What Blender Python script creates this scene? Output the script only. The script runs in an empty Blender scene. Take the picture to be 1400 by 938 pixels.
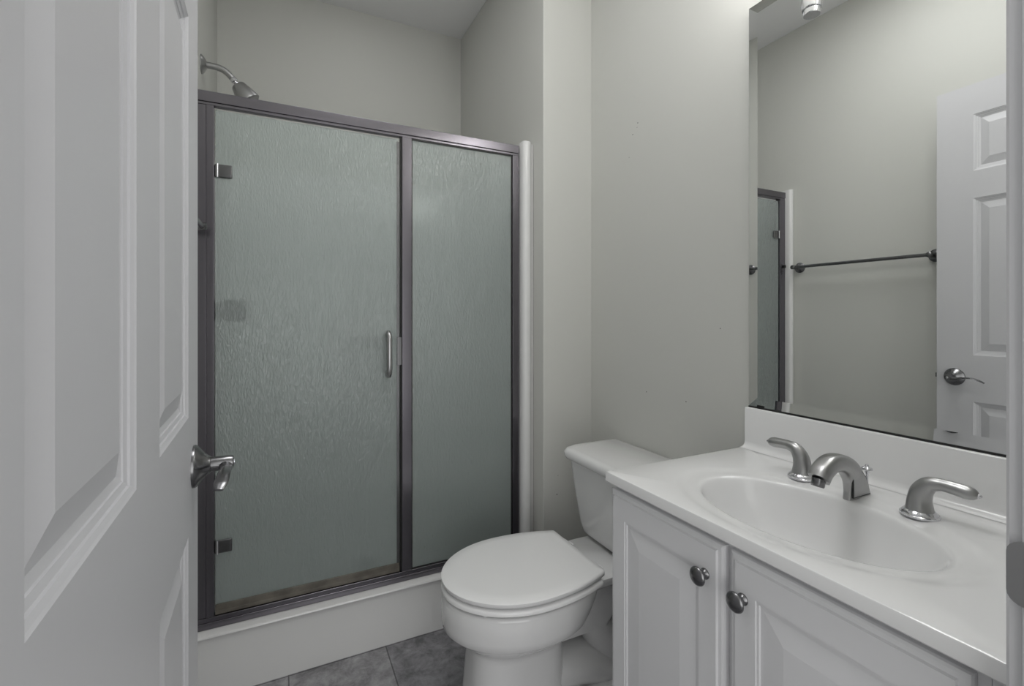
import bpy, bmesh, math
from mathutils import Vector, Matrix

# ------------------------------------------------------------------ camera, world, lights, exposure
SC = bpy.context.scene
COL = SC.collection
PI = math.pi
W, HPX = 1400, 938
FOC, HOR, VPX = 645.0, 430.5, 385.0          # focal length, horizon row and depth vanishing column, in pixels
CH = 1.14                                     # camera height
yaw = math.atan((700 - VPX) / FOC)
cd = bpy.data.cameras.new('camera'); cam = bpy.data.objects.new('camera', cd); COL.objects.link(cam)
cam.location = (0, 0, CH); cam.rotation_euler = (PI / 2, 0, -yaw)
cd.sensor_width = 36; cd.lens = 36 * FOC / W
cd.shift_y = -(HPX / 2 - HOR) / W
cd.clip_start = 0.01
SC.camera = cam

SC.view_settings.view_transform = 'Standard'
SC.view_settings.look = 'None'
SC.view_settings.gamma = 1
SC.view_settings.use_curve_mapping = False
SC.view_settings.exposure = 0.0

wd = bpy.data.worlds.new('world'); SC.world = wd; wd.use_nodes = True
wd.node_tree.nodes['Background'].inputs[0].default_value = (0.5, 0.5, 0.5, 1)
wd.node_tree.nodes['Background'].inputs[1].default_value = 0.3

def area(name, loc, rot, sx, sy, power, color=(1, 1, 1)):
    l = bpy.data.lights.new(name, 'AREA'); l.shape = 'RECTANGLE'; l.size = sx; l.size_y = sy
    l.energy = power; l.color = color
    o = bpy.data.objects.new(name, l); COL.objects.link(o); o.location = loc; o.rotation_euler = rot
    return o
# unseen fill lights, added to brighten the room from hall, ceiling and shower
HALL_LOW, HALL_HIGH, CEIL, SHOWER = 15, 8.5, 8.5, 0.4
area('hall_fill', (0.25, -1.25, 0.75), (PI / 2, 0, 0), 2.6, 1.2, HALL_LOW * 1.35)
area('hall_fill', (0.25, -1.25, 1.95), (PI / 2, 0, 0), 2.6, 1.2, HALL_HIGH * 1.35)
area('ceiling_fill', (0.35, 0.90, 2.69), (0, 0, 0), 0.5, 0.6, CEIL)  # added overhead fill, kept out of the mirror's view
area('shower_fill', (0.33, 2.1, 2.69), (0, 0, 0), 0.2, 0.2, SHOWER)  # added fill for the shower walls and glass, not a known lamp
BULB = 0.45          # power of each bulb over the mirror
SHADE_GLOW = 9.5

# ------------------------------------------------------------------ materials
def mat(name, col, rough=0.5, metal=0.0, spec=0.5, coat=0.0):
    m = bpy.data.materials.new(name); m.use_nodes = True
    b = m.node_tree.nodes['Principled BSDF']
    b.inputs['Base Color'].default_value = (*col, 1)
    b.inputs['Roughness'].default_value = rough
    b.inputs['Metallic'].default_value = metal
    b.inputs['Specular IOR Level'].default_value = spec
    b.inputs['Coat Weight'].default_value = coat
    b.inputs['Coat Roughness'].default_value = 0.08
    return m

def bump(m, scale, strength, dist=0.001, stretch=(1, 1, 1), detail=3):
    nt = m.node_tree; b = nt.nodes['Principled BSDF']
    tc = nt.nodes.new('ShaderNodeTexCoord'); mp = nt.nodes.new('ShaderNodeMapping')
    mp.inputs['Scale'].default_value = stretch
    n = nt.nodes.new('ShaderNodeTexNoise'); n.inputs['Scale'].default_value = scale; n.inputs['Detail'].default_value = detail
    bp = nt.nodes.new('ShaderNodeBump'); bp.inputs['Strength'].default_value = strength; bp.inputs['Distance'].default_value = dist
    nt.links.new(tc.outputs['Object'], mp.inputs[0]); nt.links.new(mp.outputs[0], n.inputs['Vector'])
    nt.links.new(n.outputs['Fac'], bp.inputs['Height']); nt.links.new(bp.outputs[0], b.inputs['Normal'])
    return m

def mottle(m, c1, c2, scale, detail=4, lo=0.35, hi=0.65):
    nt = m.node_tree; b = nt.nodes['Principled BSDF']
    tc = nt.nodes.new('ShaderNodeTexCoord'); n = nt.nodes.new('ShaderNodeTexNoise')
    n.inputs['Scale'].default_value = scale; n.inputs['Detail'].default_value = detail
    r = nt.nodes.new('ShaderNodeValToRGB')
    r.color_ramp.elements[0].color = (*c1, 1); r.color_ramp.elements[0].position = lo
    r.color_ramp.elements[1].color = (*c2, 1); r.color_ramp.elements[1].position = hi
    nt.links.new(tc.outputs['Object'], n.inputs['Vector']); nt.links.new(n.outputs['Fac'], r.inputs[0])
    nt.links.new(r.outputs[0], b.inputs['Base Color'])
    return m

M = {}
M['wall'] = bump(mat('wall_paint', (0.60, 0.603, 0.572), 0.55, spec=0.3), 55, 0.25, 0.0006)
M['ceiling'] = mat('ceiling_paint', (0.84, 0.84, 0.845), 0.8, spec=0.2)
M['trim'] = mat('trim_paint', (0.66, 0.66, 0.68), 0.35)
M['door'] = bump(mat('door_paint', (0.58, 0.58, 0.60), 0.38), 40, 0.12, 0.0005, (6, 6, 1))
M['cabinet'] = bump(mat('cabinet_paint', (0.76, 0.76, 0.775), 0.38), 60, 0.06, 0.0004)
M['marble'] = mat('cultured_marble', (0.84, 0.84, 0.84), 0.16, coat=0.3)
M['porcelain'] = mat('porcelain', (0.78, 0.78, 0.78), 0.07, coat=0.5)
M['seat'] = mat('toilet_seat_plastic', (0.85, 0.85, 0.85), 0.2)
M['fibreglass'] = mat('fibreglass', (0.73, 0.73, 0.725), 0.18, coat=0.2)
M['nickel'] = mat('brushed_nickel', (0.42, 0.42, 0.42), 0.33, 1.0)
M['chrome'] = mat('polished_chrome', (0.72, 0.72, 0.75), 0.08, 1.0)
M['darknickel'] = mat('dark_nickel', (0.20, 0.20, 0.205), 0.25, 1.0)
M['frame'] = bump(mat('shower_frame_metal', (0.19, 0.18, 0.20), 0.27, 1.0), 300, 0.05, 0.0003, (1, 1, 0.02))
M['rubber'] = mat('dark_rubber', (0.012, 0.012, 0.012), 0.5)
M['sweep'] = mottle(mat('aged_vinyl', (0.2, 0.18, 0.15), 0.35), (0.09, 0.082, 0.068), (0.17, 0.155, 0.13), 18)
M['mirror'] = mat('mirror_silver', (0.88, 0.89, 0.88), 0.0, 1.0)
M['mirrorback'] = mat('mirror_backing', (0.02, 0.02, 0.02), 0.6)
M['mirroredge'] = mat('mirror_edge', (0.25, 0.25, 0.24), 0.2)
M['dark'] = mat('dark_gap', (0.02, 0.02, 0.02), 0.7)
M['caulk'] = mat('white_caulk', (0.62, 0.62, 0.60), 0.6)

def tile_mat():
    m = mat('stone_tile', (0.2, 0.2, 0.2), 0.42)
    nt = m.node_tree; b = nt.nodes['Principled BSDF']
    tc = nt.nodes.new('ShaderNodeTexCoord'); mp = nt.nodes.new('ShaderNodeMapping')
    mp.inputs['Location'].default_value = (-0.02, -0.137, 0)
    br = nt.nodes.new('ShaderNodeTexBrick')
    br.offset = 0.0; br.squash = 1.0
    br.inputs['Scale'].default_value = 1.0; br.inputs['Mortar Size'].default_value = 0.0022
    br.inputs['Mortar Smooth'].default_value = 0.15; br.inputs['Bias'].default_value = 0
    br.inputs['Brick Width'].default_value = 0.302; br.inputs['Row Height'].default_value = 0.302
    br.inputs['Color1'].default_value = (0.78, 0.78, 0.8, 1); br.inputs['Color2'].default_value = (1, 1, 1, 1)
    br.inputs['Mortar'].default_value = (0.35, 0.35, 0.35, 1)
    n = nt.nodes.new('ShaderNodeTexNoise'); n.inputs['Scale'].default_value = 15; n.inputs['Detail'].default_value = 12
    n.inputs['Roughness'].default_value = 0.72; n.inputs['Distortion'].default_value = 0.25
    r = nt.nodes.new('ShaderNodeValToRGB')
    e = r.color_ramp.elements
    e[0].color = (0.14, 0.14, 0.145, 1); e[0].position = 0.36
    e[1].color = (0.43, 0.425, 0.44, 1); e[1].position = 0.66
    x = e.new(0.5); x.color = (0.275, 0.27, 0.28, 1)
    mx = nt.nodes.new('ShaderNodeMixRGB'); mx.blend_type = 'MULTIPLY'; mx.inputs[0].default_value = 1
    nt.links.new(tc.outputs['Object'], mp.inputs[0]); nt.links.new(mp.outputs[0], br.inputs['Vector'])
    nt.links.new(tc.outputs['Object'], n.inputs['Vector']); nt.links.new(n.outputs['Fac'], r.inputs[0])
    nt.links.new(r.outputs[0], mx.inputs[1]); nt.links.new(br.outputs['Color'], mx.inputs[2])
    nt.links.new(mx.outputs[0], b.inputs['Base Color'])
    inv = nt.nodes.new('ShaderNodeMath'); inv.operation = 'MULTIPLY'; inv.inputs[1].default_value = -2.0
    add = nt.nodes.new('ShaderNodeMath'); add.operation = 'ADD'
    sc = nt.nodes.new('ShaderNodeMath'); sc.operation = 'MULTIPLY'; sc.inputs[1].default_value = 0.5
    nt.links.new(br.outputs['Fac'], inv.inputs[0]); nt.links.new(n.outputs['Fac'], sc.inputs[0])
    nt.links.new(inv.outputs[0], add.inputs[0]); nt.links.new(sc.outputs[0], add.inputs[1])
    bp = nt.nodes.new('ShaderNodeBump'); bp.inputs['Strength'].default_value = 0.5; bp.inputs['Distance'].default_value = 0.002
    nt.links.new(add.outputs[0], bp.inputs['Height']); nt.links.new(bp.outputs[0], b.inputs['Normal'])
    return m
M['tile'] = tile_mat()

def obscure_glass():
    """Rain-pattern shower glass: wavy glossy face, blurred see-through, a greenish milky body."""
    m = bpy.data.materials.new('rain_glass'); m.use_nodes = True
    nt = m.node_tree; nt.nodes.clear()
    out = nt.nodes.new('ShaderNodeOutputMaterial')
    tc = nt.nodes.new('ShaderNodeTexCoord'); mp = nt.nodes.new('ShaderNodeMapping')
    mp.inputs['Scale'].default_value = (1.0, 1.0, 0.30)
    n = nt.nodes.new('ShaderNodeTexNoise'); n.inputs['Scale'].default_value = 170; n.inputs['Detail'].default_value = 1.5
    n.inputs['Distortion'].default_value = 0.6
    bp = nt.nodes.new('ShaderNodeBump'); bp.inputs['Strength'].default_value = 1.0; bp.inputs['Distance'].default_value = 0.0042
    nt.links.new(tc.outputs['Object'], mp.inputs[0]); nt.links.new(mp.outputs[0], n.inputs['Vector'])
    nt.links.new(n.outputs['Fac'], bp.inputs['Height'])
    rf = nt.nodes.new('ShaderNodeBsdfRefraction'); rf.inputs['Color'].default_value = (0.92, 0.965, 0.95, 1)
    rf.inputs['Roughness'].default_value = 0.16; rf.inputs['IOR'].default_value = 1.16
    tl = nt.nodes.new('ShaderNodeBsdfTranslucent'); tl.inputs['Color'].default_value = (0.75, 0.82, 0.80, 1)
    df = nt.nodes.new('ShaderNodeBsdfDiffuse'); df.inputs['Color'].default_value = (0.50, 0.545, 0.535, 1)
    gl = nt.nodes.new('ShaderNodeBsdfGlossy'); gl.inputs['Roughness'].default_value = 0.10
    gl.inputs['Color'].default_value = (1, 1, 1, 1)
    bp2 = nt.nodes.new('ShaderNodeBump'); bp2.inputs['Strength'].default_value = 1.0; bp2.inputs['Distance'].default_value = 0.0009
    nt.links.new(n.outputs['Fac'], bp2.inputs['Height'])
    nt.links.new(bp.outputs[0], gl.inputs['Normal'])
    for s in (rf, df, tl): nt.links.new(bp2.outputs[0], s.inputs['Normal'])
    m1 = nt.nodes.new('ShaderNodeMixShader'); m1.inputs[0].default_value = 0.75
    nt.links.new(tl.outputs[0], m1.inputs[1]); nt.links.new(df.outputs[0], m1.inputs[2])
    m2 = nt.nodes.new('ShaderNodeMixShader'); m2.inputs[0].default_value = 0.40
    nt.links.new(rf.outputs[0], m2.inputs[1]); nt.links.new(m1.outputs[0], m2.inputs[2])
    fr = nt.nodes.new('ShaderNodeFresnel'); fr.inputs['IOR'].default_value = 1.55
    nt.links.new(bp.outputs[0], fr.inputs['Normal'])
    m3 = nt.nodes.new('ShaderNodeMixShader')
    nt.links.new(fr.outputs[0], m3.inputs[0]); nt.links.new(m2.outputs[0], m3.inputs[1]); nt.links.new(gl.outputs[0], m3.inputs[2])
    nt.links.new(m3.outputs[0], out.inputs[0])
    return m
M['glass'] = obscure_glass()

def glow_mat():
    m = mat('lit_frosted_glass', (0.9, 0.9, 0.88), 0.4)
    b = m.node_tree.nodes['Principled BSDF']
    b.inputs['Emission Color'].default_value = (1, 0.985, 0.96, 1); b.inputs['Emission Strength'].default_value = SHADE_GLOW
    return m
M['glow'] = glow_mat()

# ------------------------------------------------------------------ mesh helpers
def link(name, bm, m, parent=None, smooth=None, bevel=0.0, seg=2, sub=0):
    bmesh.ops.recalc_face_normals(bm, faces=bm.faces)
    me = bpy.data.meshes.new(name); bm.to_mesh(me); bm.free()
    o = bpy.data.objects.new(name, me); COL.objects.link(o)
    for x in (m if isinstance(m, (list, tuple)) else [m]): me.materials.append(x)
    if parent is not None:
        o.parent = parent; o.matrix_parent_inverse = parent.matrix_world.inverted() if parent.type != 'EMPTY' else Matrix.Translation(-parent.location)
    if smooth is not None:
        for p in me.polygons: p.use_smooth = True
        me.set_sharp_from_angle(angle=math.radians(smooth))
    if bevel:
        md = o.modifiers.new('bevel', 'BEVEL'); md.width = bevel; md.segments = seg; md.limit_method = 'ANGLE'; md.angle_limit = math.radians(40)
        for p in me.polygons: p.use_smooth = True
        me.set_sharp_from_angle(angle=math.radians(35))
        if smooth is None:
            w = o.modifiers.new('normals', 'WEIGHTED_NORMAL'); w.keep_sharp = False
            me.set_sharp_from_angle(angle=math.radians(180))
    if sub:
        md = o.modifiers.new('sub', 'SUBSURF'); md.levels = sub; md.render_levels = sub
    return o

def thing(name, label, cat, loc=(0, 0, 0), group=None):
    o = bpy.data.objects.new(name, None); COL.objects.link(o); o.location = loc; o.empty_display_size = 0.05
    o['label'] = label; o['category'] = cat
    if group: o['group'] = group
    return o

def box(bm, x0, x1, y0, y1, z0, z1):
    v = [bm.verts.new(p) for p in ((x0, y0, z0), (x1, y0, z0), (x1, y1, z0), (x0, y1, z0), (x0, y0, z1), (x1, y0, z1), (x1, y1, z1), (x0, y1, z1))]
    for f in ((0, 3, 2, 1), (4, 5, 6, 7), (0, 1, 5, 4), (1, 2, 6, 5), (2, 3, 7, 6), (3, 0, 4, 7)): bm.faces.new([v[i] for i in f])

def boxes(*bs):
    bm = bmesh.new()
    for b in bs: box(bm, *b)
    return bm

def loft(bm, rings, cap0=True, cap1=True, closed=True):
    R = [[bm.verts.new(p) for p in r] for r in rings]
    n = len(R[0])
    for a, b in zip(R, R[1:]):
        for i in range(n if closed else n - 1):
            j = (i + 1) % n
            bm.faces.new((a[i], a[j], b[j], b[i]))
    if cap0: bm.faces.new(R[0])
    if cap1: bm.faces.new(list(reversed(R[-1])))
    return R

def frame_for(axis):
    a = Vector(axis).normalized()
    h = Vector((0, 0, 1)) if abs(a.z) < 0.9 else Vector((1, 0, 0))
    u = a.cross(h).normalized(); v = a.cross(u).normalized()
    return a, u, v

def lathe(bm, prof, origin=(0, 0, 0), axis=(0, 0, 1), n=40, cap0=True, cap1=True):
    """prof: list of (radius, distance along the axis)"""
    a, u, v = frame_for(axis); o = Vector(origin)
    rings = [[o + a * d + (u * math.cos(2 * PI * k / n) + v * math.sin(2 * PI * k / n)) * max(r, 1e-5) for k in range(n)] for r, d in prof]
    return loft(bm, rings, cap0, cap1)

def spline(pts, n=8):
    P = [Vector(p) for p in pts]; out = []
    for i in range(len(P) - 1):
        p0 = P[max(i - 1, 0)]; p1 = P[i]; p2 = P[i + 1]; p3 = P[min(i + 2, len(P) - 1)]
        for k in range(n):
            t = k / n
            out.append(0.5 * ((2 * p1) + (p2 - p0) * t + (2 * p0 - 5 * p1 + 4 * p2 - p3) * t * t + (3 * p1 - p0 - 3 * p2 + p3) * t ** 3))
    out.append(P[-1]); return out

def sweep(bm, path, rad, n=20, side=None, power=2.0, steps=8, cap=True):
    """path of 3D points; rad: list of (r_side, r_other) at the path points; side: fixed sideways direction"""
    P = spline(path, steps)
    RR = [tuple(v) for v in spline([(r[0], r[1], 0) for r in rad], steps)]
    rings = []
    s_prev = None
    for i, p in enumerate(P):
        t = (P[min(i + 1, len(P) - 1)] - P[max(i - 1, 0)]).normalized()
        if side is not None:
            s = Vector(side); s = (s - t * s.dot(t)).normalized()
        elif s_prev is None:
            _, s, _ = frame_for(t)
        else:
            s = (s_prev - t * s_prev.dot(t)).normalized()
        s_prev = s; w = t.cross(s).normalized()
        r = []
        for k in range(n):
            c, q = math.cos(2 * PI * k / n), math.sin(2 * PI * k / n)
            e = 2.0 / power
            cx = math.copysign(abs(c) ** e, c); qx = math.copysign(abs(q) ** e, q)
            r.append(p + s * cx * RR[i][0] + w * qx * RR[i][1])
        rings.append(r)
    return loft(bm, rings, cap, cap)

def panelled(bm, us, vs, cells, prof, to3, outer=None):
    """A face split by cut lines us/vs; cells in `cells` get nested rings of prof = [(inset, depth), ...]; to3(u, v, depth) -> point."""
    cache = {}
    def V(u, v, d=0.0):
        k = (round(u, 6), round(v, 6), round(d, 6))
        if k not in cache: cache[k] = bm.verts.new(to3(u, v, d))
        return cache[k]
    for i in range(len(us) - 1):
        for j in range(len(vs) - 1):
            u0, u1, v0, v1 = us[i], us[i + 1], vs[j], vs[j + 1]
            if (i, j) not in cells:
                bm.faces.new((V(u0, v0), V(u1, v0), V(u1, v1), V(u0, v1))); continue
            last = (0.0, 0.0)
            for ins, d in prof:
                a, da = last
                A = [(u0 + a, v0 + a), (u1 - a, v0 + a), (u1 - a, v1 - a), (u0 + a, v1 - a)]
                B = [(u0 + ins, v0 + ins), (u1 - ins, v0 + ins), (u1 - ins, v1 - ins), (u0 + ins, v1 - ins)]
                for k in range(4):
                    l = (k + 1) % 4
                    bm.faces.new((V(*A[k], da), V(*A[l], da), V(*B[l], d), V(*B[k], d)))
                last = (ins, d)
            a, da = last
            bm.faces.new((V(u0 + a, v0 + a, da), V(u1 - a, v0 + a, da), V(u1 - a, v1 - a, da), V(u0 + a, v1 - a, da)))
    return V

def struct(name, bm, m, parent=None, **k):
    o = link(name, bm, m, parent, **k); o['kind'] = 'structure'; return o

# ------------------------------------------------------------------ the setting
XL, XR, XS = -0.268, 1.15, 0.923        # left wall, vanity wall, shower side wall
YN, YB, YE, YK = 0.19, 2.56, 1.609, 0.07 # near wall inside, back wall, end of the shower side wall, near wall hall side
ZC = 2.72
JL, JR, ZD = -0.162, 0.63, 2.05          # doorway
struct('floor', boxes((-1.2, 1.9, -1.5, 2.75, -0.1, 0)), M['tile'])
struct('ceiling', boxes((-1.2, 1.9, -1.5, 2.75, ZC, ZC + 0.1)), M['ceiling'])
struct('wall_left', boxes((XL - 0.12, XL, YN, YB + 0.12, 0, ZC)), M['wall'])
def marked_wall():
    m = M['wall'].copy(); m.name = 'wall_paint_with_scuffs'
    nt = m.node_tree; b = nt.nodes['Principled BSDF']; tc = nt.nodes.new('ShaderNodeTexCoord')
    prev = None
    spots = [(1.15, 1.325, 1.83, 0.0022), (1.15, 1.329, 1.815, 0.0015), (1.15, 1.352, 1.797, 0.0022), (1.15, 1.372, 1.72, 0.0015),
             (1.15, 1.28, 0.87, 0.002), (1.15, 0.97, 1.10, 0.0018), (0.985, 1.609, 0.425, 0.0025), (0.99, 1.609, 0.50, 0.0015), (1.15, 1.10, 0.865, 0.002)]
    mx = None
    for x, y, z, r in spots:
        d = nt.nodes.new('ShaderNodeVectorMath'); d.operation = 'DISTANCE'; d.inputs[1].default_value = (x, y, z)
        nt.links.new(tc.outputs['Object'], d.inputs[0])
        l = nt.nodes.new('ShaderNodeMath'); l.operation = 'LESS_THAN'; l.inputs[1].default_value = r
        nt.links.new(d.outputs['Value'], l.inputs[0])
        if mx is None: mx = l
        else:
            a = nt.nodes.new('ShaderNodeMath'); a.operation = 'MAXIMUM'
            nt.links.new(mx.outputs[0], a.inputs[0]); nt.links.new(l.outputs[0], a.inputs[1]); mx = a
    mc = nt.nodes.new('ShaderNodeMixRGB'); mc.inputs[1].default_value = b.inputs['Base Color'].default_value; mc.inputs[2].default_value = (0.10, 0.10, 0.09, 1)
    nt.links.new(mx.outputs[0], mc.inputs[0]); nt.links.new(mc.outputs[0], b.inputs['Base Color'])
    return m
M['scuffed'] = marked_wall()
struct('wall_right', boxes((XR, XR + 0.12, YN, YE, 0, ZC)), M['scuffed'])
struct('wall_corner', boxes((XS, XR + 0.12, YE, YB + 0.12, 0, ZC)), M['scuffed'], bevel=0.004)
struct('wall_back', boxes((XL, XS, YB, YB + 0.12, 0, ZC)), M['wall'])
struct('wall_front', boxes((-1.2, JL - 0.018, YK, YN, 0, ZC), (JR + 0.018, 1.9, YK, YN, 0, ZC), (JL - 0.018, JR + 0.018, YK, YN, ZD + 0.018, ZC)), M['wall'])
struct('wall_hall', boxes((-1.2, 1.9, -1.6, -1.5, 0, ZC), (-1.3, -1.2, -1.5, YK, 0, ZC), (1.9, 2.0, -1.5, YK, 0, ZC)), M['wall'])
# door lining (jamb) with its stop, and the casing on the bathroom side
jm = struct('trim_1', boxes((JR, JR + 0.0178, YK - 0.012, YN, 0, ZD), (JL - 0.0178, JL, YK - 0.012, YN, 0, ZD), (JL, JR, YK - 0.012, YN, ZD, ZD + 0.0178),
                            (JR - 0.011, JR - 0.0002, YK + 0.02, YK + 0.055, 0, ZD), (JL + 0.0002, JL + 0.011, YK + 0.02, YK + 0.055, 0, ZD)), M['trim'], bevel=0.002)
def casing_profile(s):   # offsets away from the opening, thickness
    return [(0.006, 0.0), (0.006, 0.010), (0.010, 0.0135), (0.020, 0.012), (0.045, 0.016), (0.058, 0.018), (0.060, 0.0)]
def casing(name, x, s, head=False):
    bm = bmesh.new(); pr = casing_profile(s)
    loft(bm, [[Vector((x + s * o_, YN + t, z)) for o_, t in pr] for z in (0.0, ZD + 0.06)])
    return struct(name, bm, M['trim'])
casing('trim_2', JR, 1)
bm = bmesh.new(); loft(bm, [[Vector((x, YN + t, ZD + o_)) for o_, t in casing_profile(1)] for x in (JL - 0.0, JR + 0.0)]); struct('trim_3', bm, M['trim'])
# baseboards
struct('baseboard_left', boxes((XL, XL + 0.012, YN + 0.02, 1.62, 0, 0.09)), M['trim'], bevel=0.003)
struct('baseboard_right', boxes((XR - 0.012, XR, 0.90, YE, 0, 0.09)), M['trim'], bevel=0.003)
struct('baseboard_back', boxes((XS, XR - 0.012, YE - 0.012, YE, 0, 0.09)), M['trim'], bevel=0.003)

# ------------------------------------------------------------------ the open door
DW, DT, DTOP = 0.787, 0.035, 2.038
dang = math.radians(1.77)
ex, ey = -0.131, 0.976                   # free edge of the face that looks into the room
dvx, dvy = math.sin(dang), -math.cos(dang)   # along the door from the free edge to the hinge
nx, ny = math.cos(dang), math.sin(dang)      # out of that face
def D(s, z, d): return Vector((ex + dvx * s + nx * d, ey + dvy * s + ny * d, z))
door = bpy.data.objects.new('door_1', None); COL.objects.link(door); door.location = D(DW, 0, 0); door['kind'] = 'structure'
door['label'] = 'white six panel door standing open at the left with lever handle'
us = [0, 0.115, 0.340, 0.447, 0.672, DW]
vs = [0.012, 0.205, 0.802, 0.983, 1.594, 1.700, 1.920, DTOP]
cells = {(i, j) for i in (1, 3) for j in (1, 3, 5)}
prof = [(0.002, -0.0015), (0.006, -0.0035), (0.0065, -0.0055), (0.012, -0.007), (0.0125, -0.0085), (0.019, -0.0105), (0.046, -0.0025)]
bm = bmesh.new()
panelled(bm, us, vs, cells, prof, lambda u, v, d: D(u, v, d))
panelled(bm, us, vs, cells, prof, lambda u, v, d: D(u, v, -DT - d))
for (s0, s1) in ((0, 0), (DW, DW)):
    bm.faces.new([bm.verts.new(D(s0, vs[0], 0)), bm.verts.new(D(s0, vs[-1], 0)), bm.verts.new(D(s0, vs[-1], -DT)), bm.verts.new(D(s0, vs[0], -DT))])
for z in (vs[0], vs[-1]):
    bm.faces.new([bm.verts.new(D(0, z, 0)), bm.verts.new(D(DW, z, 0)), bm.verts.new(D(DW, z, -DT)), bm.verts.new(D(0, z, -DT))])
bmesh.ops.remove_doubles(bm, verts=bm.verts, dist=1e-5)
leaf = struct('door_leaf', bm, M['door'], door)
# lever set on the room side and the hall side
def door_lever(sign, lbl):
    zc, sc_ = 0.893, 0.058
    base_d = 0 if sign > 0 else -DT
    O = D(sc_, zc, base_d); A = Vector((nx, ny, 0)) * sign; S = Vector((dvx, dvy, 0)); U = Vector((0, 0, 1))
    bm = bmesh.new()
    lathe(bm, [(0.034, -0.0005), (0.034, 0.003), (0.0325, 0.0055), (0.024, 0.012), (0.0155, 0.020), (0.0135, 0.024)], O, A, 48)
    rose = link('rose', bm, M['darknickel'], door, smooth=35); rose['kind'] = 'structure'
    bm = bmesh.new()
    lathe(bm, [(0.0135, 0.0235), (0.0118, 0.0245), (0.0118, 0.052), (0.0105, 0.056), (0.006, 0.0575)], O, A, 32)
    path = [O + A * 0.043 - U * 0.002, O + A * 0.047 + S * 0.018 - U * 0.004, O + A * 0.048 + S * 0.045 + U * 0.002, O + A * 0.047 + S * 0.072 + U * 0.003, O + A * 0.045 + S * 0.094 - U * 0.004, O + A * 0.043 + S * 0.106 - U * 0.011]
    sweep(bm, path, [(0.0105, 0.010), (0.0095, 0.0075), (0.008, 0.0035), (0.009, 0.003), (0.0095, 0.0028), (0.006, 0.0022)], 20, side=A)
    lv = link('door_handle', bm, M['darknickel'], door, smooth=40); lv['kind'] = 'structure'
    if sign > 0:
        bm = bmesh.new(); lathe(bm, [(0.0045, 0.056), (0.0045, 0.0585), (0.003, 0.0592)], O, A, 20)
        p = link('lock_button', bm, M['chrome'], lv, smooth=35); p['kind'] = 'structure'
door_lever(1, ''); door_lever(-1, '')
bm = bmesh.new()
O = D(0, 0.893, -DT / 2); A = -Vector((dvx, dvy, 0)); Nn = Vector((nx, ny, 0))
loft(bm, [[O + A * k + Nn * (0.0125 * a) + Vector((0, 0, 0.028 * b)) for a, b in ((-1, -1), (1, -1), (1, 1), (-1, 1))] for k in (-0.001, 0.0012)])
loft(bm, [[O + A * k + Nn * (0.007 * a) + Vector((0, 0, 0.0085 * b)) for a, b in ((-1, -1), (1, -1), (1, 1), (-1, 1))] for k in (0.001, 0.009)])
o = link('latch', bm, M['darknickel'], door); o['kind'] = 'structure'
for z in (0.25, 1.05, 1.82):
    bm = bmesh.new(); P = D(DW + 0.004, 0, -0.001)
    lathe(bm, [(0.0055, z - 0.045), (0.0055, z + 0.045)], (P.x, P.y, 0), (0, 0, 1), 16)
    o = link('hinge', bm, M['nickel'], door, smooth=35); o['kind'] = 'structure'

# strike plate let into the right-hand lining
st = thing('strike_plate', 'grey metal strike plate on white door lining at right edge', 'strike plate', (JR, 0.185, 0.894))
bm = bmesh.new()
def strike_ring(x):
    pts = []
    y0, y1, z0, z1, r = 0.135, 0.1998, 0.864, 0.925, 0.012
    for cx, cz, a0 in ((y1 - r, z1 - r, 0), (y0 + r, z1 - r, 90), (y0 + r, z0 + r, 180), (y1 - r, z0 + r, 270)):
        for k in range(6):
            a = math.radians(a0 + 90 * k / 5); pts.append(Vector((x, cx + r * math.cos(a), cz + r * math.sin(a))))
    return pts
loft(bm, [strike_ring(JR - 0.0002), strike_ring(JR - 0.0022)])
link('plate', bm, M['nickel'], st, smooth=30)
for z in (0.874, 0.914):
    bm = bmesh.new(); lathe(bm, [(0.0042, 0.0), (0.0038, 0.0008), (0.0015, 0.0012)], (JR - 0.0022, 0.165, z), (-1, 0, 0), 16)
    link('screw', bm, M['darknickel'], st, smooth=35)

# ------------------------------------------------------------------ shower
def cbox(bm, x0, x1, y0, y1, z0, z1): box(bm, x0, x1, y0, y1, z0, z1)
YS = 1.69
pan = thing('shower_stall', 'white fibreglass shower stall with raised curb filling the alcove', 'shower stall', (0.33, 2.1, 0))
# pan: curb with rounded front, profile in Y-Z swept along X
bm = bmesh.new()
cp = [(1.652, 0.0), (1.656, 0.10), (1.660, 0.160), (1.6585, 0.172), (1.6545, 0.178), (1.656, 0.1825), (1.662, 0.1848), (1.70, 0.1848), (1.745, 0.183), (1.757, 0.176), (1.762, 0.16), (1.766, 0.09), (1.775, 0.075), (2.10, 0.062), (2.52, 0.075), (2.54, 0.09), (2.545, 0.11), (2.552, 0.11), (2.552, 0.0)]
loft(bm, [[Vector((x, y, z)) for y, z in cp] for x in (XL + 0.003, XS - 0.003)])
link('pan', bm, M['fibreglass'], pan, smooth=45)
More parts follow.
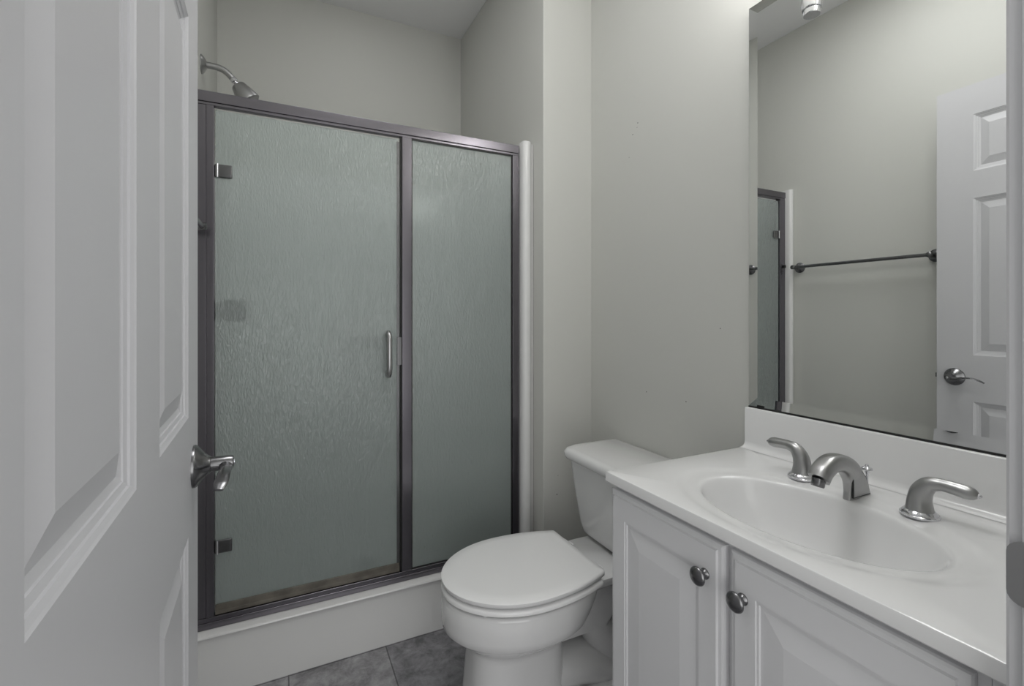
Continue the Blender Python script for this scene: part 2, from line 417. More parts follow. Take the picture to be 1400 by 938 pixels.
# wall panels with rounded corners
SX0, SX1, SY1, SZ = -0.243, 0.898, 2.535, 1.833
bm = bmesh.new()
inner = [Vector((SX0, 1.70, 0)), Vector((SX0, SY1 - 0.06, 0))]
for k in range(7):
    a = math.radians(180 - 90 * k / 6); inner.append(Vector((SX0 + 0.06 + 0.06 * math.cos(a), SY1 - 0.06 + 0.06 * math.sin(a), 0)))
for k in range(7):
    a = math.radians(90 - 90 * k / 6); inner.append(Vector((SX1 - 0.06 + 0.06 * math.cos(a), SY1 - 0.06 + 0.06 * math.sin(a), 0)))
inner.append(Vector((SX1, 1.70, 0)))
outer = [Vector((XL + 0.002, 1.70, 0)), Vector((XL + 0.002, YB - 0.002, 0)), Vector((XS - 0.002, YB - 0.002, 0)), Vector((XS - 0.002, 1.70, 0))]
vi = [[bm.verts.new(p + Vector((0, 0, z))) for p in inner] for z in (0.075, SZ)]
vo = [[bm.verts.new(p + Vector((0, 0, z))) for p in outer] for z in (0.075, SZ)]
for i in range(len(inner) - 1): bm.faces.new((vi[0][i], vi[0][i + 1], vi[1][i + 1], vi[1][i]))
for i in range(3): bm.faces.new((vo[0][i], vo[0][i + 1], vo[1][i + 1], vo[1][i]))
for k in (0, 1): bm.faces.new(vi[k] + list(reversed(vo[k])))
bm.faces.new((vi[0][0], vi[1][0], vo[1][0], vo[0][0])); bm.faces.new((vi[0][-1], vi[1][-1], vo[1][-1], vo[0][-1]))
link('wall_panel', bm, M['fibreglass'], pan, smooth=40)
# front flanges: rounded columns running up each side
def flange(x_in, x_out, s):
    bm = bmesh.new()
    pr = [(x_in, 1.712), (x_in, 1.676), (x_in + s * 0.004, 1.6665), (x_in + s * 0.012, 1.662), (x_in + s * 0.026, 1.663), (x_in + s * 0.036, 1.670), (x_in + s * 0.042, 1.682), (x_out, 1.6885), (x_out, 1.712)]
    loft(bm, [[Vector((x, y, z)) for x, y in pr] for z in (0.183, 1.826, 1.833)])
    o = link('flange', bm, M['fibreglass'], pan, smooth=50)
flange(0.8635, XS - 0.002, 1)
bm = bmesh.new()
pr = [(-0.234, 1.712), (-0.234, 1.676), (-0.237, 1.6665), (-0.244, 1.662), (-0.258, 1.663), (XL + 0.002, 1.668), (XL + 0.002, 1.712)]
loft(bm, [[Vector((x, y, z)) for x, y in pr] for z in (0.183, 1.826, 1.833)])
link('flange', bm, M['fibreglass'], pan, smooth=50)
# drain
bm = bmesh.new(); lathe(bm, [(0.045, 0), (0.045, 0.004), (0.03, 0.005), (0.0, 0.005)], (0.315, 2.12, 0.0635), (0, 0, 1), 32)
link('drain', bm, M['darknickel'], pan, smooth=35)
# soap shelf ledge in the panels
bm = bmesh.new(); box(bm, 0.30, 0.60, 2.47, 2.537, 1.02, 1.05); link('shelf', bm, M['fibreglass'], pan, bevel=0.012)

enc = thing('shower_enclosure', 'grey metal framed shower enclosure with rain pattern glass', 'shower enclosure', (0.31, YS, 0.185))
def rail(name, *bs, m=None, bev=0.0015, parent=None):
    return link(name, boxes(*bs), m or M['frame'], parent or enc, bevel=bev)
Z0, Z1 = 0.1855, 1.820
rail('header_rail', (-0.232, 0.8575, YS, YS + 0.030, 1.788, Z1), (-0.232, 0.8575, YS + 0.004, YS + 0.026, 1.779, 1.7885))
rail('bottom_rail', (-0.232, 0.8575, YS - 0.002, YS + 0.034, Z0, 0.205), (-0.232, 0.8575, YS + 0.001, YS + 0.030, 0.2045, 0.219))
rail('side_post', (-0.232, -0.2055, YS + 0.003, YS + 0.026, 0.2195, 1.7785), (-0.2053, -0.185, YS, YS + 0.028, 0.2195, 1.7785))
rail('side_post', (0.829, 0.8575, YS + 0.001, YS + 0.028, 0.2195, 1.7785))
rail('middle_post', (0.388, 0.423, YS, YS + 0.030, 0.2195, 1.7785))
rail('seal', (0.3835, 0.3878, YS + 0.006, YS + 0.024, 0.2195, 1.7785), m=M['rubber'], bev=0)
rail('seal', (0.4232, 0.4265, YS + 0.006, YS + 0.016, 0.2195, 1.7785), (0.8245, 0.8288, YS + 0.006, YS + 0.016, 0.2195, 1.7785), (0.4265, 0.8245, YS + 0.004, YS + 0.016, 1.7735, 1.7785),
     (0.4265, 0.8245, YS + 0.004, YS + 0.016, 0.2195, 0.2225), m=M['rubber'], bev=0)
o = link('fixed_pane', boxes((0.4267, 0.8243, YS + 0.008, YS + 0.013, 0.2227, 1.7733)), M['glass'], enc)
gd = rail('glass_door', (-0.1825, 0.376, YS + 0.010, YS + 0.016, 0.2500, 1.7690), m=M['glass'], bev=0)
rail('edge_strip', (0.3705, 0.3765, YS + 0.0075, YS + 0.0098, 0.2500, 1.7600), (0.3762, 0.3795, YS + 0.0075, YS + 0.018, 0.2500, 1.7600), m=M['darknickel'], bev=0, parent=gd)
rail('sweep', (-0.1825, 0.3795, YS + 0.004, YS + 0.0097, 0.2330, 0.2520), (-0.1825, 0.3795, YS + 0.004, YS + 0.020, 0.2215, 0.2335), m=M['sweep'], bev=0.001, parent=gd)
for z0 in (1.5625, 0.408):
    h = rail('hinge', (-0.1845, -0.138, YS + 0.0035, YS + 0.0098, z0, z0 + 0.040), (-0.1845, -0.138, YS + 0.0162, YS + 0.022, z0, z0 + 0.040), m=M['darknickel'], bev=0.003, parent=gd)
    bm = bmesh.new(); lathe(bm, [(0.003, 0), (0.003, 0.042)], (-0.1765, YS + 0.0005, z0 - 0.001), (0, 0, 1), 20)
    link('hinge_pin', bm, M['chrome'], enc, smooth=35)
rail('latch', (0.3712, 0.3872, YS + 0.0015, YS + 0.0073, 0.960, 1.060), m=M['darknickel'], bev=0.001, parent=gd)
# D handle outside and its twin inside
for s in (-1, 1):
    bm = bmesh.new(); yf = YS + 0.013 + s * 0.003
    yo = yf + s * 0.034
    sweep(bm, [(0.338, yf, 1.071), (0.338, yf + s * 0.020, 1.077), (0.338, yo, 1.058), (0.338, yo + s * 0.003, 1.000), (0.338, yo, 0.944), (0.338, yf + s * 0.020, 0.926), (0.338, yf, 0.932)],
          [(0.0075, 0.0075), (0.008, 0.008), (0.009, 0.008), (0.009, 0.008), (0.009, 0.008), (0.008, 0.008), (0.0075, 0.0075)], 18, side=(1, 0, 0))
    link('handle', bm, M['nickel'], gd, smooth=50)
# small knob bolt on the left post
bm = bmesh.new(); lathe(bm, [(0.007, -0.001), (0.0095, 0.004), (0.0095, 0.009), (0.004, 0.012)], (-0.216, YS + 0.003, 1.408), (0, -1, 0), 20)
link('post_knob', bm, M['rubber'], enc, smooth=40)

# shower arm with head
sh = thing('shower_sprayer', 'brushed nickel shower head on bent arm above the shower frame', 'shower head', (XL, 2.077, 2.07))
SY = 2.077
bm = bmesh.new(); lathe(bm, [(0.034, 0.0), (0.034, 0.003), (0.027, 0.010), (0.015, 0.017), (0.0125, 0.018)], (XL, SY, 2.070), (1, 0, 0), 36); link('wall_flange', bm, M['nickel'], sh, smooth=40)
bm = bmesh.new(); AP = [(XL + 0.008, SY, 2.070), (XL + 0.040, SY, 2.070), (XL + 0.065, SY, 2.066), (XL + 0.085, SY, 2.054), (XL + 0.102, SY, 2.036)]
sweep(bm, AP, [(0.0115, 0.0115)] * 5, 20); link('arm', bm, M['nickel'], sh, smooth=50)
hd = (Vector((0.60, 0, -0.80))).normalized(); B = Vector((XL + 0.101, SY, 2.038))
bm = bmesh.new(); lathe(bm, [(0.0115, 0), (0.0125, 0.003), (0.0125, 0.012), (0.009, 0.015), (0.0085, 0.018), (0.0115, 0.022), (0.0105, 0.028)], B, hd, 28); link('ball_joint', bm, M['chrome'], sh, smooth=40)
bm = bmesh.new(); lathe(bm, [(0.010, 0.024), (0.022, 0.027), (0.026, 0.032), (0.034, 0.060), (0.041, 0.086), (0.0415, 0.094), (0.037, 0.0965), (0.034, 0.094), (0.0, 0.094)], B, hd, 44); link('head', bm, M['nickel'], sh, smooth=40)
# valve on the left shower wall
vl = thing('shower_valve', 'dark round shower valve blurred behind the left of the glass door', 'shower valve', (SX0, 2.10, 1.155))
bm = bmesh.new(); lathe(bm, [(0.085, 0.0), (0.085, 0.004), (0.06, 0.010), (0.03, 0.014), (0.028, 0.03)], (SX0, 2.05, 1.155), (1, 0, 0), 40); link('trim_plate', bm, M['darknickel'], vl, smooth=40)
bm = bmesh.new(); lathe(bm, [(0.024, 0.028), (0.034, 0.035), (0.040, 0.06), (0.040, 0.115), (0.032, 0.125), (0.0, 0.127)], (SX0, 2.05, 1.155), (1, 0, 0), 32); link('knob', bm, M['rubber'], vl, smooth=40)

# ------------------------------------------------------------------ towel bar (seen in the mirror)
tb = thing('towel_bar', 'dark metal towel bar on left wall, seen in the mirror', 'towel bar', (XL, 1.34, 1.398))
for y in (1.632, 1.032):
    bm = bmesh.new(); lathe(bm, [(0.028, 0), (0.028, 0.004), (0.024, 0.008), (0.014, 0.012), (0.010, 0.018), (0.009, 0.045), (0.0115, 0.050), (0.0115, 0.068), (0.006, 0.072)], (XL, y, 1.398), (1, 0, 0), 32)
    link('post', bm, M['darknickel'], tb, smooth=40)
bm = bmesh.new(); lathe(bm, [(0.008, 0), (0.008, 0.590)], (XL + 0.059, 1.037, 1.398), (0, 1, 0), 20); link('bar', bm, M['darknickel'], tb, smooth=40)

# ------------------------------------------------------------------ toilet
CY = 1.24
def egg(xf, xm, ar, hw, cut=None, n=64, nf=2.0, nr=2.0, cy=CY, z=0.0, cr=0.010):
    """outline: front tip xf, widest at xm, rear semi-axis ar; cut straight at x=cut with small corner radii"""
    if cut is None:
        pts = []
        for k in range(n):
            t = 2 * PI * k / n; c, s = math.cos(t), math.sin(t)
            e = 2.0 / (nr if c > 0 else nf)
            x = math.copysign(abs(c) ** e, c) * (ar if c > 0 else xm - xf); y = math.copysign(abs(s) ** e, s) * hw
            pts.append(Vector((x + xm, cy + y, z)))
        return pts
    ta = math.acos((cut - cr - xm) / ar)
    yc = hw * math.sin(ta)
    half = []                                   # from the middle of the rear edge round to the front tip
    for k in range(4): half.append((cut, (yc - cr) * k / 4))
    for k in range(5):
        a = 0.5 * PI * k / 4 * 0.85; half.append((cut - cr + cr * math.cos(a), yc - cr + cr * math.sin(a)))
    for k in range(1, 12):
        t = ta + (0.5 * PI - ta) * k / 12; half.append((xm + ar * math.cos(t), hw * math.sin(t)))
    for k in range(0, 20):
        t = 0.5 * PI * (1 + k / 20); c, s = math.cos(t), math.sin(t); half.append((xm + (xm - xf) * c, hw * s))
    pts = half + [(xf, 0.0)] + [(x, -y) for x, y in reversed(half[1:])]
    return [Vector((x, cy + y, z)) for x, y in pts]
toilet = thing('toilet', 'white two piece toilet with closed lid between vanity and shower', 'toilet', (0.75, CY, 0))
def ringz(r, z): return [Vector((p.x, p.y, z)) for p in r]
bm = bmesh.new()
S = [(0.3625, .416, .63, .235, .163, 2.0, 2.2), (0.3625, .406, .63, .245, .173, 2.0, 2.2), (0.3600, .401, .63, .25, .1775, 2.0, 2.2), (0.355, .3985, .63, .25, .180, 2.0, 2.2), (0.320, .397, .63, .235, .181, 2.0, 2.2), (0.295, .398, .63, .218, .1805, 2.0, 2.2), (0.278, .400, .63, .204, .179, 2.0, 2.2), (0.271, .406, .63, .195, .173, 2.0, 2.2),
     (0.250, .432, .63, .168, .150, 2.1, 2.2), (0.230, .458, .63, .140, .126, 2.2, 2.3), (0.218, .470, .63, .125, .112, 2.4, 2.6), (0.208, .473, .63, .118, .104, 2.6, 2.9), (0.195, .474, .63, .116, .102, 2.8, 3.1),
     (0.10, .466, .63, .118, .105, 2.9, 3.2), (0.02, .458, .63, .122, .110, 2.9, 3.2), (0.0, .456, .63, .122, .112, 2.9, 3.2)]
rings = [egg(a, b, c, d, nf=nf, nr=nr, z=z) for z, a, b, c, d, nf, nr in S]
loft(bm, rings)
# rear deck carrying the tank, narrowing downward into the trapway
def rr(x0, x1, hw, z, r=0.03, cy=CY, n=5):
    pts = []
    for cx, yy, a0 in ((x1 - r, cy + hw - r, 0), (x0 + r, cy + hw - r, 90), (x0 + r, cy - hw + r, 180), (x1 - r, cy - hw + r, 270)):
        for k in range(n + 1):
            a = math.radians(a0 + 90 * k / n); pts.append(Vector((cx + r * math.cos(a), yy + r * math.sin(a), z)))
    return pts
loft(bm, [rr(.74, 1.10, .118, .372, .03), rr(.735, 1.105, .124, .368, .035), rr(.735, 1.105, .124, .350, .035), rr(.74, 1.09, .112, .338, .035), rr(.72, 1.03, .080, .31, .04), rr(.70, .98, .066, .25, .04), rr(.68, .93, .060, .18, .04)])
sweep(bm, [(.60, CY, .16), (.74, CY, .225), (.86, CY, .19), (.93, CY, .09), (.94, CY, .01)], [(.065, .045), (.066, .05), (.062, .05), (.06, .055), (.065, .055)], 28, side=(0, 1, 0))
sweep(bm, [(.56, CY, .05), (.68, CY, .085), (.80, CY, .075), (.92, CY, .03)], [(.09, .07), (.092, .065), (.088, .06), (.085, .05)], 28, side=(0, 1, 0))
loft(bm, [rr(.50, 1.03, .118, 0.0, .06), rr(.50, 1.03, .118, 0.018, .06), rr(.51, 1.02, .108, 0.030, .055)])
link('bowl', bm, M['porcelain'], toilet, smooth=50)
bm = bmesh.new()
loft(bm, [egg(.408, .63, .315, .172, cut=.814, z=.3680), egg(.401, .63, .32, .180, cut=.822, z=.3690), egg(.397, .63, .322, .1855, cut=.824, z=.373), egg(.397, .63, .322, .1855, cut=.824, z=.381), egg(.400, .63, .32, .182, cut=.822, z=.3850), egg(.407, .63, .315, .175, cut=.814, z=.3868)])
loft(bm, [[Vector((x, y, z)) for x, y in ((.80, CY - .125), (.855, CY - .110), (.855, CY + .110), (.80, CY + .125))] for z in (.3705, .386)])
link('seat', bm, M['seat'], toilet, smooth=45)
bm = bmesh.new()
lc = .834
loft(bm, [egg(.409, .625, .312, .174, cut=lc - .006, z=.3915), egg(.403, .625, .32, .180, cut=lc, z=.3919), egg(.400, .625, .322, .184, cut=lc, z=.3945), egg(.3985, .625, .322, .185, cut=lc, z=.400), egg(.398, .625, .321, .185, cut=lc, z=.4045), egg(.405, .625, .319, .179, cut=lc - .003, z=.4078), egg(.44, .625, .30, .150, cut=lc - .02, z=.4092), egg(.52, .625, .24, .09, cut=lc - .06, z=.4095)])
link('lid', bm, M['seat'], toilet, smooth=60)
for s in (-1, 1):
    bm = bmesh.new(); lathe(bm, [(0.011, 0), (0.011, 0.034), (0.008, 0.036)], (.845, CY + s * .080 - .017, .383), (0, 1, 0), 20)
    loft(bm, [rr(.832, .866, .013, z, .006, cy=CY + s * .080) for z in (.370, .383)])
    link('seat_hinge', bm, M['seat'], toilet, smooth=40)
    bm = bmesh.new(); lathe(bm, [(0.015, 0), (0.015, 0.008), (0.012, 0.016), (0.005, 0.0205)], (.80, CY + s * .098, .027), (0, 0, 1), 24)
    link('bolt_cap', bm, M['seat'], toilet, smooth=50)
# seat bumper at the front
bm = bmesh.new(); lathe(bm, [(0.006, 0), (0.006, 0.006)], (.47, CY - .120, .3655), (0, 0, 1), 14); link('bumper', bm, M['seat'], toilet, smooth=40)
# tank: tapering, rounded plan; fuller at the front
def tank_ring(z, xf, hw, r, xb=1.135):
    pts = []
    for k in range(9): a = PI * 0.5 + PI * 0.5 * k / 8; pts.append(Vector((xf + r + r * math.cos(a), CY + hw - r + r * math.sin(a), z)))
    for k in range(9): a = PI + PI * 0.5 * k / 8; pts.append(Vector((xf + r + r * math.cos(a), CY - hw + r + r * math.sin(a), z)))
    q = 0.015
    for k in range(5): a = PI * 1.5 + PI * 0.5 * k / 4; pts.append(Vector((xb - q + q * math.cos(a), CY - hw + q + q * math.sin(a), z)))
    for k in range(5): a = PI * 0.5 * k / 4; pts.append(Vector((xb - q + q * math.cos(a), CY + hw - q + q * math.sin(a), z)))
    return pts
bm = bmesh.new()
loft(bm, [tank_ring(.373, .970, .140, .05), tank_ring(.376, .955, .152, .05), tank_ring(.388, .943, .163, .05), tank_ring(.42, .936, .170, .05), tank_ring(.52, .924, .183, .05), tank_ring(.634, .912, .195, .05)])
tk = link('tank', bm, M['porcelain'], toilet, smooth=50)
bm = bmesh.new()
loft(bm, [tank_ring(.6345, .906, .200, .05, 1.142), tank_ring(.637, .898, .207, .052, 1.144), tank_ring(.648, .893, .211, .055, 1.145), tank_ring(.660, .894, .210, .055, 1.145), tank_ring(.668, .902, .204, .055, 1.142), tank_ring(.6715, .916, .193, .055, 1.135)])
link('tank_lid', bm, M['porcelain'], toilet, smooth=60)

# ------------------------------------------------------------------ vanity
VY0, VY1, XF = 0.212, 0.868, 0.690
van = thing('vanity_cabinet', 'white vanity cabinet with two raised panel doors under the sink', 'cabinet', (0.92, 0.54, 0))
bm = bmesh.new()
box(bm, XF, XR - 0.003, VY1 - 0.018, VY1, 0, 0.7595); box(bm, XF, XR - 0.003, VY0, VY0 + 0.018, 0, 0.7595)
box(bm, XF + 0.07, XF + 0.085, VY0 + 0.018, VY1 - 0.018, 0, 0.09); box(bm, XF + 0.02, XR - 0.003, VY0 + 0.018, VY1 - 0.018, 0.09, 0.105)
box(bm, XR - 0.015, XR - 0.003, VY0 + 0.018, VY1 - 0.018, 0.105, 0.7595)
link('body', bm, M['cabinet'], van)
link('face_frame', boxes((XF, XF + 0.018, VY0 + 0.0185, VY1 - 0.0185, 0.700, 0.7595), (XF, XF + 0.018, VY0 + 0.0185, VY1 - 0.0185, 0.0902, 0.13),
     (XF, XF + 0.018, VY0 + 0.0185, VY0 + 0.05, 0.13, 0.70), (XF, XF + 0.018, VY1 - 0.05, VY1 - 0.0185, 0.13, 0.70), (XF, XF + 0.018, 0.532, 0.582, 0.13, 0.70)), M['cabinet'], van)
def cab_door(y0, y1, ky, kz, lbl):
    z0, z1, XD = 0.105, 0.7465, 0.672
    t = lambda u, v, d: Vector((XD - d, u, v))
    bm = bmesh.new()
    st_ = 0.013
    # raised frame area in the middle, stepped border around it
    ps = [(0.001, -0.0020), (0.005, -0.0020), (0.0065, -0.0045), (0.011, -0.0045), (0.046, -0.0005)]
    us_ = [y0 + st_, y0 + 0.050, y1 - 0.050, y1 - st_]; vs_ = [z0 + st_, z0 + 0.055, z1 - 0.058, z1 - st_]
    panelled(bm, us_, vs_, {(1, 1)}, ps, t)
    def rect(i, d): return [t(y0 + i, z0 + i, d), t(y1 - i, z0 + i, d), t(y1 - i, z1 - i, d), t(y0 + i, z1 - i, d)]
    loft(bm, [rect(st_, 0), rect(st_ - 0.0015, -0.0042), rect(0.005, -0.0045), rect(0.0015, -0.0065), rect(0, -0.010), rect(0, -0.0178)], cap0=False, cap1=True)
    bmesh.ops.remove_doubles(bm, verts=bm.verts, dist=1e-5)
    # split long border edges are fine: the frame edge vertices meet at the corners
    d = link('door', bm, M['cabinet'], van)
    bm = bmesh.new()
    lathe(bm, [(0.0095, -0.0005), (0.0095, 0.0015), (0.0065, 0.005), (0.0058, 0.010), (0.0075, 0.0145), (0.0145, 0.0170), (0.0163, 0.0185), (0.0160, 0.0205), (0.0135, 0.0232), (0.009, 0.0252), (0.004, 0.0262), (0.0, 0.0264)], (XD, ky, kz), (-1, 0, 0), 36)
    link('knob', bm, M['darknickel'], d, smooth=40)
cab_door(0.5635, 0.8680, 0.599, 0.683, ''); cab_door(0.2420, 0.5510, 0.523, 0.679, '')

# counter with the integral oval basin
SXC, SYC, SAX, SAY = 0.855, 0.539, 0.131, 0.203
CT, CX0, CX1, CY0, CY1 = 0.784, 0.664, 1.1495, 0.1955, 0.873
ct = thing('vanity_countertop', 'white cultured marble vanity top with oval basin and backsplash', 'countertop', (0.9, 0.54, 0.76))
bm = bmesh.new()
NA = 128
angs = [2 * PI * k / NA for k in range(NA)]
def corner_ang(x, y): return math.atan2(y - SYC, x - SXC) % (2 * PI)
for cx_, cy_ in ((CX0, CY0), (CX1, CY0), (CX1, CY1), (CX0, CY1)):
    a = corner_ang(cx_, cy_); i = min(range(NA), key=lambda k: abs(((angs[k] - a + PI) % (2 * PI)) - PI)); angs[i] = a
def rect_hit(a, i=0.0):
    dx, dy = math.cos(a), math.sin(a); t = 1e9
    if dx > 1e-9: t = min(t, (CX1 - i - SXC) / dx)
    if dx < -1e-9: t = min(t, (CX0 + i - SXC) / dx)
    if dy > 1e-9: t = min(t, (CY1 - i - SYC) / dy)
    if dy < -1e-9: t = min(t, (CY0 + i - SYC) / dy)
    return SXC + dx * t, SYC + dy * t
def ell_hit(a, ax, ay):
    dx, dy = math.cos(a), math.sin(a); t = 1 / math.sqrt((dx / ax) ** 2 + (dy / ay) ** 2)
    return SXC + dx * t, SYC + dy * t
rings = []
for f, z in ((0.04, -.148), (0.12, -.147), (0.3, -.141), (0.5, -.128), (0.66, -.108), (0.78, -.084), (0.87, -.058), (0.93, -.036), (0.965, -.021), (0.985, -.0125), (1.0, -.0078), (1.02, -.0052), (1.045, -.0042)):
    rings.append([Vector((*ell_hit(a, SAX * f, SAY * f), CT + z)) for a in angs])
for e, z in ((0.014, -.0039), (0.022, -.0036), (0.028, -.0029), (0.033, -.0018), (0.038, -.0008), (0.043, -.0002), (0.048, 0.0)):
    rings.append([Vector((*ell_hit(a, SAX + e - 0.0, SAY + e * 1.3), CT + z)) for a in angs])
rings.append([Vector((*rect_hit(a, 0.003), CT)) for a in angs])
rings.append([Vector((*rect_hit(a, 0.0008), CT - 0.0008)) for a in angs])
rings.append([Vector((*rect_hit(a), CT - 0.003)) for a in angs])
rings.append([Vector((*rect_hit(a), 0.7625)) for a in angs])
rings.append([Vector((*rect_hit(a, 0.002), 0.7603)) for a in angs])
rings.append([Vector((*rect_hit(a, 0.02), 0.7603)) for a in angs])
# underside of the bowl
for f, z in ((1.06, 0.7603), (1.0, 0.745), (0.9, 0.70), (0.7, 0.655), (0.3, 0.628), (0.04, 0.625)):
    rings.append([Vector((*ell_hit(a, (SAX + .005) * f, (SAY + .005) * f), z)) for a in angs])
loft(bm, rings)
link('basin_slab', bm, M['marble'], ct, smooth=40)
bm = bmesh.new()
prb = [(CX1 - 0.0005, 0.7843), (CX1 - 0.0005, 0.890), (1.133, 0.890), (1.1305, 0.889), (1.1295, 0.8865), (1.129, 0.800), (1.1275, 0.7925), (1.123, 0.7875), (1.115, 0.7848), (1.108, 0.7843)]
loft(bm, [[Vector((x, y, z)) for x, z in prb] for y in (CY0 + 0.0, CY1 - 0.0)])
link('backsplash', bm, M['marble'], ct, smooth=40)
bm = bmesh.new(); lathe(bm, [(0.022, 0), (0.022, 0.002), (0.018, 0.0035), (0.012, 0.003), (0.0, 0.003)], (SXC, SYC, CT - .148), (0, 0, 1), 32); link('drain', bm, M['chrome'], ct, smooth=40)

# faucet: spout and two lever handles
fc = thing('faucet', 'brushed nickel arched spout behind the oval basin', 'faucet', (1.022, 0.541, CT))
fy = 0.541
bm = bmesh.new()
path = [(1.022, fy, CT - 0.0005), (1.019, fy, CT + 0.018), (1.010, fy, CT + 0.040), (0.992, fy, CT + 0.059), (0.966, fy, CT + 0.071), (0.938, fy, CT + 0.073), (0.915, fy, CT + 0.063), (0.902, fy, CT + 0.049)]
rad = [(0.0108, 0.034), (0.0112, 0.029), (0.0125, 0.023), (0.0155, 0.018), (0.017, 0.0165), (0.0172, 0.016), (0.0172, 0.0165), (0.0170, 0.0165)]
sweep(bm, path, rad, 36, side=(0, 1, 0), power=3.2)
sp = link('spout', bm, M['nickel'], fc, smooth=50)
bm = bmesh.new()   # inset side plate with dark edge line
for s in (-1,):
    for gx, th, mt_ in ((1.0, 0.0006, 0),):
        P2 = [(1.049, .7868), (1.043, .803), (1.033, .820), (1.019, .834), (1.003, .8400), (0.994, .836), (0.9925, .828), (0.994, .812), (0.994, .7868)]
        loft(bm, [[Vector((x, fy + s * k, z)) for x, z in P2] for k in (0.0085, 0.0124)])
link('side_plate', bm, M['nickel'], fc)
bm = bmesh.new()
for s in (-1,):
    P3 = [(1.0505, .7846), (1.0446, .8037), (1.0344, .8212), (1.020, .8355), (1.0036, .8418), (0.993, .8375), (0.9912, .828), (0.9925, .812), (0.9925, .7846)]
    loft(bm, [[Vector((x, fy + s * k, z)) for x, z in P3] for k in (0.0085, 0.0115)])
link('edge_line', bm, M['rubber'], fc)
dn = Vector((0.40, 0, -0.92)).normalized() * -1
bm = bmesh.new(); lathe(bm, [(0.0115, -0.004), (0.0115, 0.009), (0.0105, 0.011), (0.0, 0.0105)], (0.9015, fy, CT + 0.046), (-0.30, 0, -0.95), 28); link('aerator', bm, M['darknickel'], sp, smooth=40)
bm = bmesh.new(); lathe(bm, [(0.0025, 0), (0.0025, 0.034), (0.0045, 0.036), (0.0055, 0.041), (0.010, 0.0445), (0.0095, 0.0475), (0.004, 0.0505), (0.003, 0.054), (0.0, 0.055)], (1.061, fy, CT), (0, 0, 1), 24); link('lift_knob', bm, M['chrome'], fc, smooth=40)
def tap(y, s, x, label):
    t = thing('lever_tap', label, 'tap', (x, y, CT))
    bm = bmesh.new(); lathe(bm, [(0.0285, 0), (0.0285, 0.003), (0.0265, 0.0045), (0.0262, 0.006), (0.0235, 0.0085), (0.0215, 0.0105)], (x, y, CT), (0, 0, 1), 44); link('base_ring', bm, M['chrome'], t, smooth=40)
    bm = bmesh.new()
    sweep(bm, [(x, y, CT + 0.0098), (x, y, CT + 0.028), (x, y + s * 0.004, CT + 0.045), (x, y + s * 0.015, CT + 0.059), (x, y + s * 0.032, CT + 0.0635)],
          [(0.0205, 0.0205), (0.0178, 0.0178), (0.0158, 0.0160), (0.0128, 0.0132), (0.0106, 0.0102)], 30, side=(1, 0, 0))
    link('neck', bm, M['nickel'], t, smooth=50)
    bm = bmesh.new()
    sweep(bm, [(x, y + s * 0.030, CT + 0.0635), (x, y + s * 0.044, CT + 0.0632), (x, y + s * 0.064, CT + 0.0618), (x, y + s * 0.074, CT + 0.061), (x, y + s * 0.079, CT + 0.0605)],
          [(0.0108, 0.0104), (0.0112, 0.0108), (0.0118, 0.0112), (0.0095, 0.0088), (0.004, 0.004)], 26, side=(1, 0, 0))
    link('lever', bm, M['nickel'], t, smooth=50)
    bm = bmesh.new(); lathe(bm, [(0.0038, 0.0), (0.0038, 0.003), (0.0018, 0.006), (0, 0.0065)], (x, y + s * 0.0775, CT + 0.0606), (0, s, 0), 16); link('tip', bm, M['chrome'], t, smooth=40)
tap(0.649, 1, 1.024, 'brushed nickel lever handle left of the spout, nearer the toilet')
tap(0.436, -1, 1.020, 'brushed nickel lever handle right of the spout, nearer the door lining')

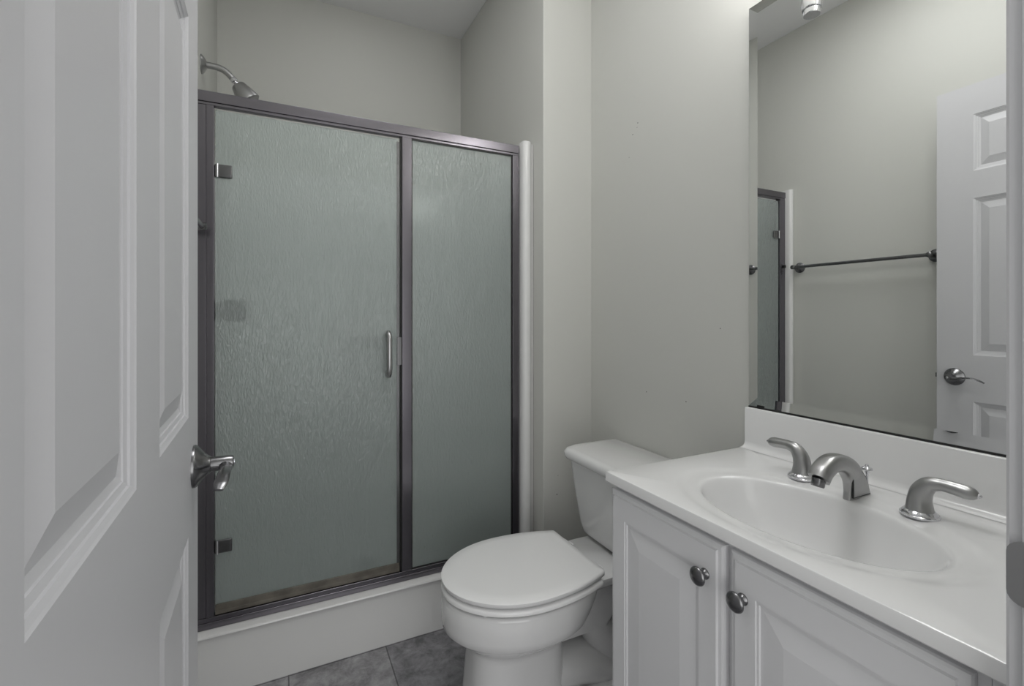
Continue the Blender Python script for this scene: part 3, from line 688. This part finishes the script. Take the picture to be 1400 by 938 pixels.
# ------------------------------------------------------------------ mirror
MY0, MY1, MZ0, MZ1 = 0.205, 0.870, 0.8945, 1.972
mr = thing('mirror', 'large frameless wall mirror hanging above the white backsplash', 'mirror', (XR, 0.55, MZ0))
xm = XR - 0.0060
bm = bmesh.new(); bw = 0.024; dz = 0.0018
def MR(i, x): return [Vector((x, MY0 + i, MZ0 + i)), Vector((x, MY1 - i, MZ0 + i)), Vector((x, MY1 - i, MZ1 - i)), Vector((x, MY0 + i, MZ1 - i))]
bm.faces.new([bm.verts.new(p) for p in MR(bw, xm)])
link('pane', bm, M['mirror'], mr)
bm = bmesh.new(); loft(bm, [MR(0, xm - dz), MR(bw, xm)], cap0=False, cap1=False)
link('bevel', bm, M['mirror'], mr)
bm = bmesh.new(); loft(bm, [MR(0, xm - dz), MR(-0.0006, xm + 0.002), MR(-0.0006, XR - 0.0006)], cap0=False, cap1=True)
link('edge', bm, M['mirrorback'], mr)
link('gap_strip', boxes((XR - 0.0105, XR - 0.0005, MY0, MY1, 0.8902, 0.8938)), M['rubber'], mr)  # black strip added for the dark gap between mirror and backsplash
# two black clips under the lower edge
for y in (0.835, 0.24):
    link('clip', boxes((XR - 0.009, XR - 0.0066, y - 0.010, y + 0.010, MZ0 - 0.0018, MZ0 + 0.005)), M['rubber'], mr)

# ------------------------------------------------------------------ light over the mirror
vl = thing('vanity_light', 'chrome vanity light with cylinder holders above the mirror', 'wall light', (XR, 0.53, 2.10))
link('back_plate', boxes((XR - 0.022, XR, 0.24, 0.82, 2.075, 2.135)), M['chrome'], vl, bevel=0.006)
for y in (0.775, 0.530, 0.285):
    xs = 1.025
    bm = bmesh.new(); sweep(bm, [(XR - 0.02, y, 2.105), (1.08, y, 2.105), (1.04, y, 2.085), (xs, y, 2.055), (xs, y, 2.03)], [(0.007, 0.007)] * 5, 16); link('arm', bm, M['chrome'], vl, smooth=45)
    bm = bmesh.new(); lathe(bm, [(0.0, 1.9345), (0.0195, 1.9345), (0.0198, 1.936), (0.0198, 1.949), (0.0225, 1.9495), (0.0232, 1.952), (0.0232, 2.03), (0.021, 2.034), (0.0, 2.034)], (xs, y, 0), (0, 0, 1), 36); link('holder', bm, M['chrome'], vl, smooth=35)
    bm = bmesh.new(); lathe(bm, [(0.024, 2.036), (0.034, 2.042), (0.040, 2.07), (0.046, 2.13), (0.050, 2.17), (0.047, 2.17), (0.043, 2.13), (0.036, 2.07), (0.030, 2.046), (0.0, 2.043)], (xs, y, 0), (0, 0, 1), 36, cap0=False); link('lamp_shade', bm, M['glow'], vl, smooth=45)
    l = bpy.data.lights.new('bulb', 'POINT'); l.energy = BULB; l.shadow_soft_size = 0.03; l.color = (1, 0.985, 0.96)
    o = bpy.data.objects.new('bulb', l); COL.objects.link(o); o.parent = vl; o.location = Vector((xs, y, 2.205)) - vl.location
